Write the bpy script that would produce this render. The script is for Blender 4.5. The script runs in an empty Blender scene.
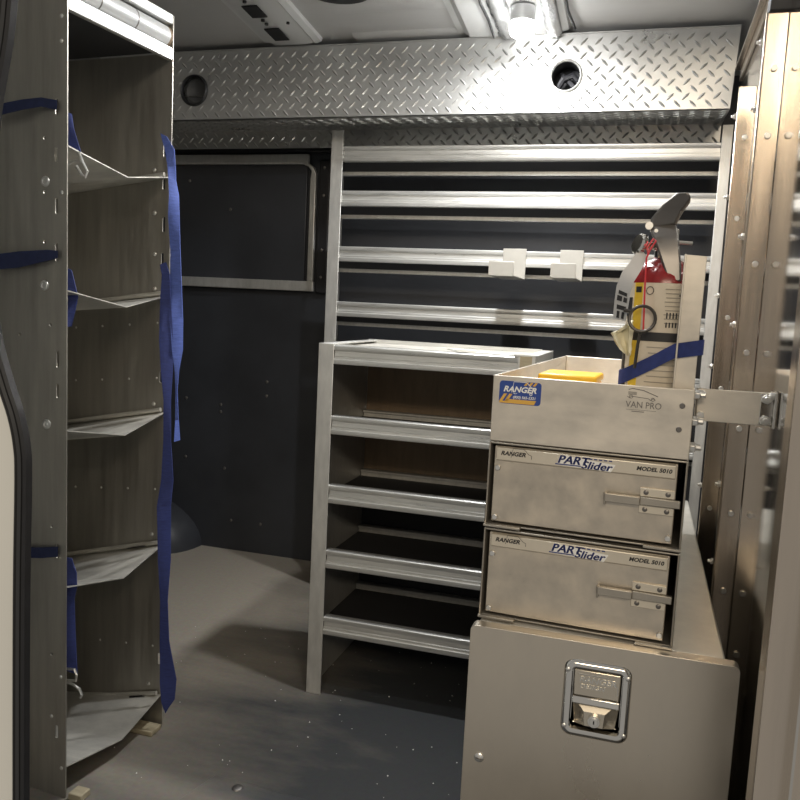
import bpy, bmesh, math, random
from mathutils import Matrix, Vector
random.seed(7)
SC = bpy.context.scene
COL = SC.collection
PI = math.pi
R = math.radians

# ---------------------------------------------------------------- materials
def nodes_of(name):
    m = bpy.data.materials.new(name)
    m.use_nodes = True
    nt = m.node_tree
    return m, nt, nt.nodes['Principled BSDF']

def mat(name, col, rough=.5, metal=0., var=0., scale=6., bump=0., stretch=(1, 1, 1), rvar=0., detail=5., coat=0., spec=None):
    m, nt, p = nodes_of(name)
    p.inputs['Base Color'].default_value = (*col, 1)
    p.inputs['Roughness'].default_value = rough
    p.inputs['Metallic'].default_value = metal
    if spec is not None: p.inputs['Specular IOR Level'].default_value = spec
    if coat: p.inputs['Coat Weight'].default_value = coat
    if var or bump or rvar:
        tc = nt.nodes.new('ShaderNodeTexCoord')
        mp = nt.nodes.new('ShaderNodeMapping')
        mp.inputs['Scale'].default_value = stretch
        nt.links.new(tc.outputs['Object'], mp.inputs['Vector'])
        n = nt.nodes.new('ShaderNodeTexNoise')
        n.inputs['Scale'].default_value = scale
        n.inputs['Detail'].default_value = detail
        n.inputs['Roughness'].default_value = .65
        nt.links.new(mp.outputs[0], n.inputs['Vector'])
        if var:
            r = nt.nodes.new('ShaderNodeValToRGB')
            r.color_ramp.elements[0].position = .3
            r.color_ramp.elements[1].position = .7
            r.color_ramp.elements[0].color = (*[c * (1 - var) for c in col], 1)
            r.color_ramp.elements[1].color = (*[min(1, c * (1 + var)) for c in col], 1)
            nt.links.new(n.outputs['Fac'], r.inputs['Fac'])
            nt.links.new(r.outputs['Color'], p.inputs['Base Color'])
        if rvar:
            mr = nt.nodes.new('ShaderNodeMapRange')
            mr.inputs['From Min'].default_value = .3
            mr.inputs['From Max'].default_value = .7
            mr.inputs['To Min'].default_value = max(.03, rough - rvar)
            mr.inputs['To Max'].default_value = min(1, rough + rvar)
            nt.links.new(n.outputs['Fac'], mr.inputs['Value'])
            nt.links.new(mr.outputs[0], p.inputs['Roughness'])
        if bump:
            b = nt.nodes.new('ShaderNodeBump')
            b.inputs['Strength'].default_value = bump
            b.inputs['Distance'].default_value = .002
            nt.links.new(n.outputs['Fac'], b.inputs['Height'])
            nt.links.new(b.outputs[0], p.inputs['Normal'])
    return m

def emit(name, col, s):
    m, nt, p = nodes_of(name)
    p.inputs['Base Color'].default_value = (*col, 1)
    p.inputs['Emission Color'].default_value = (*col, 1)
    p.inputs['Emission Strength'].default_value = s
    return m

M = {}
M['rail'] = mat('mill aluminium rail', (.66, .66, .64), .36, .75, .10, 5, .06, (2, 40, 40), .10)
M['post'] = mat('mill aluminium post', (.60, .595, .57), .45, .7, .10, 10, .05, (8, 8, 2), .08)
M['sheet'] = mat('mill aluminium sheet', (.72, .69, .62), .40, .6, .14, 9, .03, (1, 1, 1), .08)
M['door'] = mat('brushed aluminium door', (.64, .585, .50), .34, .85, .07, 6, 0, (1, 1, .5), .08)
M['drawer'] = mat('worn aluminium drawer front', (.64, .575, .48), .38, .8, .11, 22, .05, (1, 1, 1), .12)
M['case'] = mat('dull aluminium case', (.42, .39, .34), .42, .75, .08, 9, .03)
M['tray'] = mat('smudged aluminium tray', (.70, .65, .57), .42, .7, .12, 10, .04, (1, 1, 2), .10)
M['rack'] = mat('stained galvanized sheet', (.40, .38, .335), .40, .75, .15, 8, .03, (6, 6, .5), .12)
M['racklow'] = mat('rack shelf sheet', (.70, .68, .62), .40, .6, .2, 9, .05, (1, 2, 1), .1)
M['mirror'] = mat('polished aluminium panel', (.68, .65, .60), .09, 1., .04, 3, .03, (1, 8, .3), .04)
M['rib'] = mat('rolled aluminium rib', (.66, .575, .48), .22, 1., .05, 4, .03, (12, 12, .6), .05)
M['plate'] = mat('diamond tread plate', (.62, .62, .605), .32, .86, .05, 5, .04, (1, 1, 1), .06)
M['chrome'] = mat('polished steel', (.78, .76, .72), .12, 1.)
M['steel'] = mat('zinc bolt', (.78, .77, .74), .3, .9)
M['cup'] = mat('satin steel', (.66, .60, .50), .24, .9)
M['hookpaint'] = mat('beige grey hook', (.36, .345, .31), .45, .3, .06, 20)
M['ringmat'] = mat('dark bronze ring', (.05, .045, .04), .4, .3)
M['cone'] = mat('grey speaker cone', (.075, .078, .08), .5)
M['print'] = mat('grey fine print', (.30, .27, .22), .6)
M['dsteel'] = mat('dark steel', (.20, .19, .18), .4, .85)
M['white'] = mat('white van paint', (.72, .72, .68), .35, 0, .03, 3)
M['ceil'] = mat('grey painted roof skin', (.56, .56, .555), .42, .25, .05, 3, .02, (.4, 3, 1))
M['ribpaint'] = mat('painted roof bow', (.66, .67, .67), .32, .2, .04, 6)
M['foil'] = mat('crinkled foil tape', (.72, .73, .74), .25, .9, .12, 40, .9)
M['wall'] = mat('black wall liner', (.029, .031, .036), .45, 0, .2, 4, .05)
M['black'] = mat('black rubber', (.015, .015, .017), .45, 0, .2, 20, .05)
M['seal'] = mat('black weatherstrip', (.035, .036, .038), .38)
M['void'] = mat('black matt', (.008, .008, .009), .7)
M['mat'] = mat('black shelf liner', (.018, .018, .02), .7)
M['hard'] = mat('brown hardboard', (.24, .17, .105), .6, 0, .15, 8, .05, (6, 1, 1))
M['red'] = mat('red enamel', (.22, .012, .014), .25, 0)
M['cream'] = mat('cream printed label', (.62, .55, .44), .5, 0, .05, 12)
M['ink'] = mat('black ink', (.02, .02, .022), .6)
M['greyink'] = mat('grey ink', (.16, .15, .14), .6)
M['yellow'] = mat('yellow print', (.75, .52, .05), .5)
M['ybox'] = mat('yellow plastic', (.90, .50, .02), .4)
M['navy'] = mat('navy webbing', (.024, .036, .15), .75, 0, .25, 60, .25, (1, 1, 6))
M['blue'] = mat('blue webbing', (.07, .11, .36), .72, 0, .25, 60, .25, (1, 1, 6))
M['strapb'] = mat('blue velcro strap', (.02, .035, .16), .8, 0, .2, 80, .3)
M['strapdark'] = mat('dark navy webbing', (.011, .017, .06), .8, 0, .2, 80, .3)
M['stickblue'] = mat('sticker blue', (.03, .07, .30), .35)
M['stickor'] = mat('sticker amber', (.72, .42, .08), .4)
M['stickwhite'] = mat('sticker white', (.85, .85, .83), .4)
M['navyink'] = mat('navy ink', (.015, .03, .17), .5)
M['band'] = mat('pale label strip', (.72, .66, .55), .35, .5, .04, 6)
M['clear'] = mat('clear decal', (.60, .55, .47), .3, .5)
M['paper'] = mat('cream paper', (.72, .67, .48), .8, 0, .06, 20)
M['silver'] = mat('silver tag', (.50, .50, .50), .35, .4)
M['pvc'] = mat('grey tube', (.62, .63, .63), .35, .3)
M['wood'] = mat('pale wood', (.36, .31, .21), .7, 0, .2, 10, .2, (1, 8, 8))
M['led'] = emit('lit lamp lens', (1, .99, .97), 45)
M['redtie'] = mat('red plastic tie', (.55, .03, .04), .4)

def floor_mat():
    m, nt, p = nodes_of('dusty grey floor')
    tc = nt.nodes.new('ShaderNodeTexCoord')
    n1 = nt.nodes.new('ShaderNodeTexNoise'); n1.inputs['Scale'].default_value = 2.6; n1.inputs['Detail'].default_value = 8; n1.inputs['Roughness'].default_value = .62
    n2 = nt.nodes.new('ShaderNodeTexNoise'); n2.inputs['Scale'].default_value = 90; n2.inputs['Detail'].default_value = 3
    mp = nt.nodes.new('ShaderNodeMapping'); mp.inputs['Scale'].default_value = (.6, 1.6, 1)
    nt.links.new(tc.outputs['Object'], mp.inputs[0]); nt.links.new(mp.outputs[0], n1.inputs['Vector']); nt.links.new(tc.outputs['Object'], n2.inputs['Vector'])
    # tan rear half mixes dust with painted-in lamplight; slate grey towards the front
    sx = nt.nodes.new('ShaderNodeSeparateXYZ'); nt.links.new(tc.outputs['Object'], sx.inputs[0])
    g = nt.nodes.new('ShaderNodeMath'); g.operation = 'MULTIPLY_ADD'; g.inputs[1].default_value = -.9; g.inputs[2].default_value = -.62
    nt.links.new(sx.outputs['X'], g.inputs[0])
    a = nt.nodes.new('ShaderNodeMath'); a.operation = 'ADD'; nt.links.new(g.outputs[0], a.inputs[0]); nt.links.new(n1.outputs['Fac'], a.inputs[1])
    r = nt.nodes.new('ShaderNodeValToRGB')
    r.color_ramp.elements[0].position = .42; r.color_ramp.elements[0].color = (.052, .056, .061, 1)
    r.color_ramp.elements[1].position = .95; r.color_ramp.elements[1].color = (.32, .285, .235, 1)
    nt.links.new(a.outputs[0], r.inputs['Fac'])
    mx = nt.nodes.new('ShaderNodeMix'); mx.data_type = 'RGBA'; mx.blend_type = 'MULTIPLY'; mx.inputs[0].default_value = .35
    nt.links.new(r.outputs[0], mx.inputs[6]); nt.links.new(n2.outputs['Color'], mx.inputs[7])
    nt.links.new(mx.outputs[2], p.inputs['Base Color'])
    p.inputs['Roughness'].default_value = .55
    b = nt.nodes.new('ShaderNodeBump'); b.inputs['Strength'].default_value = .12; b.inputs['Distance'].default_value = .002
    nt.links.new(n2.outputs['Fac'], b.inputs['Height']); nt.links.new(b.outputs[0], p.inputs['Normal'])
    return m
M['floor'] = floor_mat()

# ---------------------------------------------------------------- mesh helpers
FRONT = Matrix(((1, 0, 0, 0), (0, 0, -1, 0), (0, 1, 0, 0), (0, 0, 0, 1)))   # local x,y,z -> X, Z, -Y : faces the camera side

class B:
    def __init__(s): s.bm = bmesh.new(); s.mi = 0
    def add(s, vs, fs):
        v = [s.bm.verts.new(p) for p in vs]; out = []
        for f in fs:
            try:
                q = s.bm.faces.new([v[i] for i in f]); q.material_index = s.mi; out.append(q)
            except ValueError: pass
        return out
    def box(s, x0, x1, y0, y1, z0, z1):
        s.add([(x0, y0, z0), (x1, y0, z0), (x1, y1, z0), (x0, y1, z0), (x0, y0, z1), (x1, y0, z1), (x1, y1, z1), (x0, y1, z1)],
              [(0, 3, 2, 1), (4, 5, 6, 7), (0, 1, 5, 4), (1, 2, 6, 5), (2, 3, 7, 6), (3, 0, 4, 7)]); return s
    def loft(s, rings, cap=True, closed=True):
        n = len(rings[0]); vs = [p for r in rings for p in r]; fs = []
        for k in range(len(rings) - 1):
            for i in range(n if closed else n - 1):
                j = (i + 1) % n
                fs.append((k * n + i, k * n + j, (k + 1) * n + j, (k + 1) * n + i))
        if cap:
            fs.append(tuple(range(n - 1, -1, -1))); fs.append(tuple((len(rings) - 1) * n + i for i in range(n)))
        s.add(vs, fs); return s
    def prism(s, poly, axis, a, b):
        def P(u, v, t): return {'x': (t, u, v), 'y': (u, t, v), 'z': (u, v, t)}[axis]
        return s.loft([[P(u, v, a) for u, v in poly], [P(u, v, b) for u, v in poly]])
    def cyl(s, p, q, r, n=16, r2=None, cap=True):
        p = Vector(p); q = Vector(q); d = (q - p).normalized()
        a = d.orthogonal().normalized(); b = d.cross(a)
        def ring(c, rr): return [tuple(c + a * rr * math.cos(2 * PI * i / n) + b * rr * math.sin(2 * PI * i / n)) for i in range(n)]
        return s.loft([ring(p, r), ring(q, r if r2 is None else r2)], cap)
    def lathe(s, prof, c=(0, 0, 0), d=(0, 0, 1), n=32, cap=True):
        d = Vector(d).normalized(); c = Vector(c); a = d.orthogonal().normalized(); b = d.cross(a)
        rings = [[tuple(c + d * h + a * r * math.cos(2 * PI * i / n) + b * r * math.sin(2 * PI * i / n)) for i in range(n)] for r, h in prof]
        return s.loft(rings, cap)
    def tube(s, pts, r, n=8, closed=False):
        pts = [Vector(p) for p in pts]; rings = []; up = None
        m = len(pts)
        for i, p in enumerate(pts):
            t = (pts[(i + 1) % m] - pts[i - 1]) if closed else (pts[min(i + 1, m - 1)] - pts[max(i - 1, 0)])
            t.normalize()
            if up is None: up = t.orthogonal().normalized()
            up = (up - t * up.dot(t)).normalized(); b = t.cross(up)
            rings.append([tuple(p + up * r * math.cos(2 * PI * k / n) + b * r * math.sin(2 * PI * k / n)) for k in range(n)])
        if closed: rings.append(rings[0]); return s.loft(rings, False)
        return s.loft(rings)
    def ribbon(s, prs, t):                     # prs: pairs of 3d edge points; t: thickness vector
        t = Vector(t); rings = []
        for a, b in prs:
            a = Vector(a); b = Vector(b)
            rings.append([tuple(a), tuple(b), tuple(b + t), tuple(a + t)])
        return s.loft(rings)
    def sheet(s, outer, holes=(), thick=.002, mtx=Matrix()):
        cu = bpy.data.curves.new('tmp', 'CURVE'); cu.dimensions = '2D'; cu.fill_mode = 'BOTH'; cu.extrude = thick / 2
        for pl in [outer, *holes]:
            sp = cu.splines.new('POLY'); sp.points.add(len(pl) - 1); sp.use_cyclic_u = True
            for q, (x, y) in zip(sp.points, pl): q.co = (x, y, 0, 1)
        s._curve(cu, mtx); return s
    def text(s, body, size, mtx, thick=.0006, shear=0., bold=0., align='LEFT', sx=1.):
        cu = bpy.data.curves.new('tmp', 'FONT'); cu.body = body; cu.size = size; cu.extrude = thick / 2
        cu.shear = shear; cu.offset = bold; cu.align_x = align; cu.resolution_u = 3
        s._curve(cu, mtx @ Matrix.Diagonal((sx, 1, 1, 1))); return s
    def _curve(s, cu, mtx):
        o = bpy.data.objects.new('tmp', cu); COL.objects.link(o)
        me = bpy.data.meshes.new_from_object(o.evaluated_get(bpy.context.evaluated_depsgraph_get()))
        n0 = len(s.bm.faces); me.transform(mtx)
        nv = [s.bm.verts.new(v.co) for v in me.vertices]
        for f in me.polygons:
            try:
                q = s.bm.faces.new([nv[i] for i in f.vertices]); q.material_index = s.mi
            except ValueError: pass
        bpy.data.objects.remove(o); bpy.data.curves.remove(cu); bpy.data.meshes.remove(me)
    def m(s, i): s.mi = i; return s

def obj(name, b, mats, parent=None, bevel=0., seg=2, smooth=32):
    bmesh.ops.remove_doubles(b.bm, verts=b.bm.verts, dist=1e-6)
    bmesh.ops.recalc_face_normals(b.bm, faces=b.bm.faces)
    me = bpy.data.meshes.new(name); b.bm.to_mesh(me); b.bm.free()
    for k in (mats if isinstance(mats, (list, tuple)) else [mats]): me.materials.append(M[k])
    me.polygons.foreach_set('use_smooth', [True] * len(me.polygons)); me.set_sharp_from_angle(angle=R(smooth))
    o = bpy.data.objects.new(name, me); COL.objects.link(o)
    if parent: o.parent = parent
    if bevel:
        md = o.modifiers.new('bevel', 'BEVEL'); md.width = bevel; md.segments = seg; md.limit_method = 'ANGLE'; md.angle_limit = R(40)
        md.harden_normals = False
    return o

def each(name, b, mats, parent=None, bevel=0., smooth=32, gap=.0006):
    """one object per separate piece (pieces that touch stay together)"""
    bm = b.bm; bm.faces.ensure_lookup_table(); bm.verts.index_update()
    seen = set(); isl = []
    for f in bm.faces:
        if f in seen: continue
        st = [f]; seen.add(f); grp = []
        while st:
            q = st.pop(); grp.append(q)
            for v in q.verts:
                for g in v.link_faces:
                    if g not in seen: seen.add(g); st.append(g)
        co = [v.co for q in grp for v in q.verts]
        isl.append([grp, [min(c[i] for c in co) - gap for i in range(3)], [max(c[i] for c in co) + gap for i in range(3)]])
    merged = True
    while merged:
        merged = False
        for i in range(len(isl)):
            for j in range(i + 1, len(isl)):
                A, C = isl[i], isl[j]
                if all(A[1][k] <= C[2][k] and C[1][k] <= A[2][k] for k in range(3)):
                    A[0] += C[0]; A[1] = [min(p, q) for p, q in zip(A[1], C[1])]; A[2] = [max(p, q) for p, q in zip(A[2], C[2])]
                    isl.pop(j); merged = True; break
            if merged: break
    out = []
    for grp, _, _ in isl:
        nb = B(); mp = {}
        for f in grp:
            for v in f.verts:
                if v not in mp: mp[v] = nb.bm.verts.new(v.co)
            q = nb.bm.faces.new([mp[v] for v in f.verts]); q.material_index = f.material_index
        out.append(obj(name, nb, mats, parent, bevel, smooth=smooth))
    bm.free(); return out

def thing(name, label, cat, loc=(0, 0, 0), rz=0., group=None):
    o = bpy.data.objects.new(name, None); COL.objects.link(o); o.empty_display_size = .05
    o.location = loc; o.rotation_euler = (0, 0, rz); o['label'] = label; o['category'] = cat
    if group: o['group'] = group
    return o
def tag(o, label, cat, group=None):
    o['label'] = label; o['category'] = cat
    if group: o['group'] = group
    return o
def struct(o): o['kind'] = 'structure'; return o

def rrect(x0, x1, y0, y1, r=.003, n=4):
    r = min(r, (x1 - x0) / 2 * .999, (y1 - y0) / 2 * .999); out = []
    for cx, cy, a0 in ((x1 - r, y1 - r, 0), (x0 + r, y1 - r, 90), (x0 + r, y0 + r, 180), (x1 - r, y0 + r, 270)):
        for i in range(n + 1):
            a = R(a0 + 90 * i / n); out.append((cx + r * math.cos(a), cy + r * math.sin(a)))
    return out
def circ(x, y, r, n=20): return [(x + r * math.cos(2 * PI * i / n), y + r * math.sin(2 * PI * i / n)) for i in range(n)]
def T(x, y, z): return Matrix.Translation((x, y, z))
def dome(b, c, d, r, h=.6, n=12):
    return b.lathe([(r, 0), (r * .92, r * h * .5), (r * .6, r * h * .9), (r * .05, r * h)], c, d, n)

# ---------------------------------------------------------------- setting
WB = 2.86                                        # inner face of the far wall
struct(obj('floor', B().box(-3.2, .75, .74, WB + .06, -.06, 0), 'floor'))
struct(obj('wall_back', B().box(-3.2, .75, WB, WB + .06, 0, 1.95), 'wall'))
struct(obj('wall_left', B().box(-3.26, -3.2, .74, WB + .06, 0, 1.95), 'wall'))
struct(obj('wall_right', B().box(.75, .81, .95, WB + .06, 0, 1.95), 'ceil'))
def zc(y): return 1.845 - .1 * (y - 2.28)
b = B(); b.prism([(.74, zc(.74)), (WB + .06, zc(WB + .06)), (WB + .06, 2.05), (.74, 2.05)], 'x', -3.2, .75)
ceiling = struct(obj('ceiling', b, 'ceil'))
b = B()                                          # shallow pressings in the roof skin
for y in (1.95, 2.2, 2.42):
    b.prism([(y, zc(y) + .002), (y + .02, zc(y + .02) - .005), (y + .09, zc(y + .09) - .005), (y + .11, zc(y + .11) + .002)], 'x', -.93, -.55)
obj('roof_pressing', b, 'ceil', ceiling)

# roof bows (hat sections across the van)
def bow(x0, x1, h, mk, slots=()):
    f = .018
    b = B(); rings = []
    for y in (.80, 2.452):
        z = zc(y)
        rings.append([(x, y, z - dz) for x, dz in ((x0, -.004), (x0, .006), (x0 + f, .006), (x0 + f + .02, h), (x1 - f - .03, h), (x1 - f - .012, .012), (x1 - f - .006, .016), (x1 - .006, .010), (x1, -.004))])
    b.loft(rings)
    return struct(obj('trim_1' if mk == 'ribpaint' else 'trim_2', b, mk))
k_ = 1.045
bw = bow(-1.235, -1.035, .016, 'ribpaint')
b = B()
for y0, y1 in ((2.02, 2.115), (2.185, 2.255), (2.33, 2.41), (1.85, 1.93)):
    for_z = [(x, y, zc(y) - .0205) for x, y in ((-1.178, y0), (-1.13, y0), (-1.13, y1), (-1.178, y1))]
    b.add(for_z + [(x, y, z + .003) for x, y, z in for_z], [(0, 1, 2, 3), (7, 6, 5, 4), (0, 4, 5, 1), (1, 5, 6, 2), (2, 6, 7, 3), (3, 7, 4, 0)])
for y in (2.135, 2.16, 2.275, 2.30):
    b.cyl((-1.155, y, zc(y) - .0215), (-1.155, y, zc(y) - .016), .006, 10)
for y in (2.08, 2.30): b.cyl((-1.085, y, zc(y) - .0215), (-1.085, y, zc(y) - .016), .005, 10)
each('bow_slot', b, 'void', bw)
bw2 = bow(-.60, -.27, .02, 'ribpaint')

# near body side with the door opening, and its weatherstrip
seal = [(-.676, 1.37), (-.684, 1.319), (-.691, 1.268), (-.707, 1.195), (-.719, 1.097), (-.717, .997), (-.706, .936), (-.691, .891), (-.678, .858), (-.670, .824), (-.668, .783), (-.671, .641), (-.673, .391), (-.674, .0)]
b = B()
b.sheet([(x - .0118, z) for x, z in seal] + [(-3.2, 0), (-3.2, 1.9), (-.69, 1.9)], (), .004, T(0, .760, 0) @ FRONT)
wf = struct(obj('wall_front', b, 'white'))
t = thing('door_seal', 'black rubber weatherstrip curving down the left edge of the picture', 'seal', (-.674, .75, 0))
t.location = (0, 0, 0)
fine = []
for i in range(len(seal) - 1):
    for s_ in range(4):
        u = s_ / 4; p0 = seal[max(i - 1, 0)]; p1 = seal[i]; p2 = seal[i + 1]; p3 = seal[min(i + 2, len(seal) - 1)]
        fine.append(tuple(.5 * (2 * p1[k] + (p2[k] - p0[k]) * u + (2 * p0[k] - 5 * p1[k] + 4 * p2[k] - p3[k]) * u * u + (3 * p1[k] - p0[k] - 3 * p2[k] + p3[k]) * u ** 3) for k in (0, 1)))
fine.append(seal[-1])
def sweep(prof):
    rings = []
    for i, (x, z) in enumerate(fine):
        a = fine[max(i - 1, 0)]; c = fine[min(i + 1, len(fine) - 1)]
        d = Vector((c[0] - a[0], c[1] - a[1])).normalized(); nrm = (-d.y, d.x)     # points to the right of the path (towards the opening)
        rings.append([(x + nrm[0] * u, .752 + v, z + nrm[1] * u) for u, v in prof])
    return B().loft(rings)
# path runs downward so its left normal points to +X
obj('seal_lip', sweep([(-.0125, .006), (-.0115, -.002), (-.009, -.004), (-.0070, -.001), (-.0065, .006)]), 'seal', t)
obj('seal_bulb', sweep([(-.0065, .006), (-.006, -.003), (-.0035, -.006), (-.001, -.003), (-.0005, .006)]), 'seal', t)
obj('seal_flange', sweep([(-.0005, .008), (-.0003, -.001), (.002, -.004), (.0045, -.001), (.0050, .008)]), 'black', t)

# framed blanked panel on the far wall
b = B(); b.box(-2.02, -1.245, WB - .012, WB, 1.055, 1.535)
w1 = struct(obj('window_1', b, 'wall', None, .003))
b = B(); y0, y1 = WB - .03, WB - .012
b.box(-2.05, -1.235, y0, y1, 1.512, 1.548); b.box(-2.05, -1.200, y0, y1, 1.046, 1.083)
b.box(-1.226, -1.203, y0, y1, 1.083, 1.462)
b.sheet([(-1.226, 1.455), (-1.203, 1.455), (-1.203, 1.478), (-1.214, 1.50), (-1.235, 1.515), (-1.26, 1.52), (-1.26, 1.512), (-1.236, 1.503), (-1.222, 1.486)], (), .018, T(0, (y0 + y1) / 2, 0) @ FRONT)
obj('window_frame', b, 'post', w1, .003)
b = B(); b.box(-1.195, -1.150, WB - .02, WB, 1.04, 1.53)
b.box(-2.1, -1.15, WB - .02, WB, 1.555, 1.60)
obj('window_surround', b, 'black', w1, .006)
b = B()
for z in (1.50, 1.40, 1.2, 1.1): dome(b, (-1.174, WB - .02, z), (0, -1, 0), .006)
each('window_bolt', b, 'dsteel', w1)

b = B()
for x, z in ((-1.744, .60), (-1.588, .585), (-1.588, .556), (-1.39, .69), (-1.39, .635), (-1.565, .33), (-1.742, .36), (-1.74, 1.452), (-1.56, 1.345), (-1.53, .12), (-1.40, .12)):
    y_ = WB - (.012 if z > 1.06 else 0); dome(b, (x, y_, z), (0, -1, 0), .0065, .5)
each('liner_bolt', b, 'dsteel', bpy.data.objects['wall_back'])

# wheel arch swelling out of the far wall
b = B(); rings = []
for k in range(9):
    a = k / 8 * PI / 2; yy = WB - .16 * math.cos(a) ; 
    rings.append([(-2.12 + .46 * math.cos(q) * (.84 + .16 * math.sin(a)), yy, .0 + .23 * math.sin(q) * (.84 + .16 * math.sin(a))) for q in [PI * i / 24 for i in range(25)]])
b.loft(rings)
struct(obj('trim_3', b, 'wall'))
# step plate just inside the side door
b = B(); b.prism([(-.86, 1.15), (-.79, 1.44), (-.57, 1.428), (-.40, 1.15)], 'z', 0, .006)
sp = struct(obj('trim_4', b, 'floor', None, .002))
b = B(); dome(b, (-.725, 1.412, .006), (0, 0, 1), .012, .3); obj('step_bolt', b, 'dsteel', sp)

# ---------------------------------------------------------------- ceiling lamp, vent, wiring
LP = Vector((-.382, 2.28, 1.764))
LQ = (-.36, 1.735, zc(1.735) - .02); LR = (-.34, 1.19, zc(1.19) - .02)
def LZ_(q): return zc(q[1]) - .037
def lamp(loc, label):
    t = thing('ceiling_lamp', label, 'lamp', loc)
    b = B(); b.cyl((0, 0, -.028), (0, 0, .015), .034, 24); obj('lamp_base', b, 'ribpaint', t, .003)
    b = B(); b.lathe([(.034, -.026), (.036, -.04), (.030, -.058), (.015, -.067), (.001, -.069)], (0, 0, 0), (0, 0, 1), 24); obj('lamp_lens', b, 'led', t)
lamp((LP.x, LP.y, zc(LP.y) - .036), 'small lit white lamp under the roof just above the tread plate cabinet')
lamp(LQ, 'small lit lamp on the roof bow, middle of its row of three')
lamp(LR, 'small lit lamp on the roof bow, closest to the side door')
t = thing('roof_vent', 'round black roof vent seen edge on at the top of the picture', 'vent', (-.868, 2.15, zc(2.15)))
b = B(); b.lathe([(.098, .0), (.098, -.008), (.09, -.014), (.001, -.014)], (0, 0, 0), (0, 0, 1), 40); obj('vent_cover', b, 'black', t)
b = B(); b.lathe([(.106, .002), (.106, -.004), (.098, -.006), (.09, .002)], (0, 0, 0), (0, 0, 1), 40); obj('vent_rim', b, 'dsteel', t)
def wire(pts, label, mk, r):
    b = B(); b.tube(pts, r, 6); return tag(obj('roof_wire', b, mk), label, 'wire')
def jig(x, z0, n=14, amp=.008):
    return [(x + random.uniform(-amp, amp), .9 + (2.445 - .9) * i / n, zc(.9 + (2.445 - .9) * i / n) - z0 + random.uniform(-.003, .003)) for i in range(n + 1)]
wire(jig(-.485, .026), 'thin black wire along the roof left of the lit lamp', 'black', .004)
wire(jig(-.262, .012), 'thin black wire along the roof right of the lit lamp', 'black', .004)
def foil(x, w, label):
    b = B(); n = 46; rings = []
    for i in range(n + 1):
        y = 1.2 + (2.445 - 1.2) * i / n
        rings.append([(x + w * (k / 6 - .5), y, zc(y) - .022 - (.012 * math.sin(PI * k / 6) + random.uniform(-.004, .004))) for k in range(7)] + [(x + w * .5, y, zc(y) - .019), (x - w * .5, y, zc(y) - .019)])
    b.loft(rings); return tag(obj('foil_tape', b, 'foil', smooth=60), label, 'tape')
foil(-.450, .055, 'crinkled foil tape along the roof left of the lit lamp')
foil(-.315, .045, 'crinkled foil tape along the roof right of the lit lamp')

# ---------------------------------------------------------------- tread plate cabinet under the roof
def lugs(b, u0, u1, v0, v1, P, N, p=.0205, skip=()):
    # P(u,v,h) maps plate coordinates to space; raised lens-shaped lugs alternate +-45 degrees
    nv = max(1, round((v1 - v0) / p)); dv = (v1 - v0) / nv; nu = int((u1 - u0) / (2 * p)); du = (u1 - u0) / nu
    for j in range(nv):
        for i in range(nu):
            u = u0 + (i + (.25 if j % 2 else .75)) * du; v = v0 + (j + .5) * dv
            if any((u - a) ** 2 + (v - c) ** 2 < r * r for a, c, r in skip): continue
            a = PI / 4 if j % 2 else -PI / 4
            ca, sa = math.cos(a), math.sin(a); L, W, H = .0150, .0036, .0028
            def q(x, y, h): return P(u + x * ca - y * sa, v + x * sa + y * ca, h)
            vs = [q(-L, 0, 0), q(-L * .45, -W, 0), q(L * .45, -W, 0), q(L, 0, 0), q(L * .45, W, 0), q(-L * .45, W, 0), q(-L * .5, 0, H), q(L * .5, 0, H)]
            b.add(vs, [(0, 1, 6), (1, 2, 7, 6), (2, 3, 7), (3, 4, 7), (4, 5, 6, 7), (5, 0, 6)])
YD = 2.46; X0, X1 = -1.86, .176; ZB, ZT = 1.587, 1.806
t = thing('overhead_cabinet', 'diamond tread plate box cabinet running under the roof over the shelves', 'cabinet', (0, 0, 0))
pL = (-1.492, 1.684, .050); pR = (-.276, 1.690, .047)
b = B(); b.sheet([(X0, ZB), (X1, ZB), (X1 + .010, ZT - .004), (X1 + .010, ZT), (X0, ZT)], [circ(pL[0], pL[1], .044, 32), circ(pR[0], pR[1], .044, 32)], .003, T(0, YD + .0015, 0) @ FRONT)
lugs(b, X0 + .01, X1 - .005, ZB + .008, ZT - .012, lambda u, v, h: (u, YD - h, v), None, skip=(pL[:2] + (.060,), pR[:2] + (.060,)))
obj('front_panel', b, 'plate', t, smooth=20)
b = B(); b.box(X0, X1 + .01, YD - .004, YD + .02, ZT, ZT + .003)
lugs(b, X0, X1, YD, YD + .024, lambda u, v, h: (u, v, ZT + .003 + h), None)
obj('top_lip', b, 'plate', t, smooth=20)
YR = 2.745; ZR = 1.612
b = B(); b.loft([[(X0, YD, ZB), (X0, YR, ZR), (X0, YR, ZR + .003), (X0, YD, ZB + .003)], [(X1, YD, ZB), (X1, YR, ZR), (X1, YR, ZR + .003), (X1, YD, ZB + .003)]])
def PU(u, v, h): return (u, v, ZB + (v - YD) / (YR - YD) * (ZR - ZB) - h)
lugs(b, X0 + .01, X1 - .005, YD + .01, YR - .004, PU, None)
obj('bottom_panel', b, 'plate', t, smooth=20)
b = B(); b.box(X0, X1, YR, YR + .003, 1.552, ZR + .003)
lugs(b, X0 + .01, X1 - .005, 1.555, ZR - .002, lambda u, v, h: (u, YR - h, v), None)
obj('rear_lip', b, 'plate', t, smooth=20)
b = B(); b.box(X1 - .003, X1, YD + .003, YR, ZB + .02, ZT - .01); obj('end_panel', b, 'plate', t)
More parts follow.
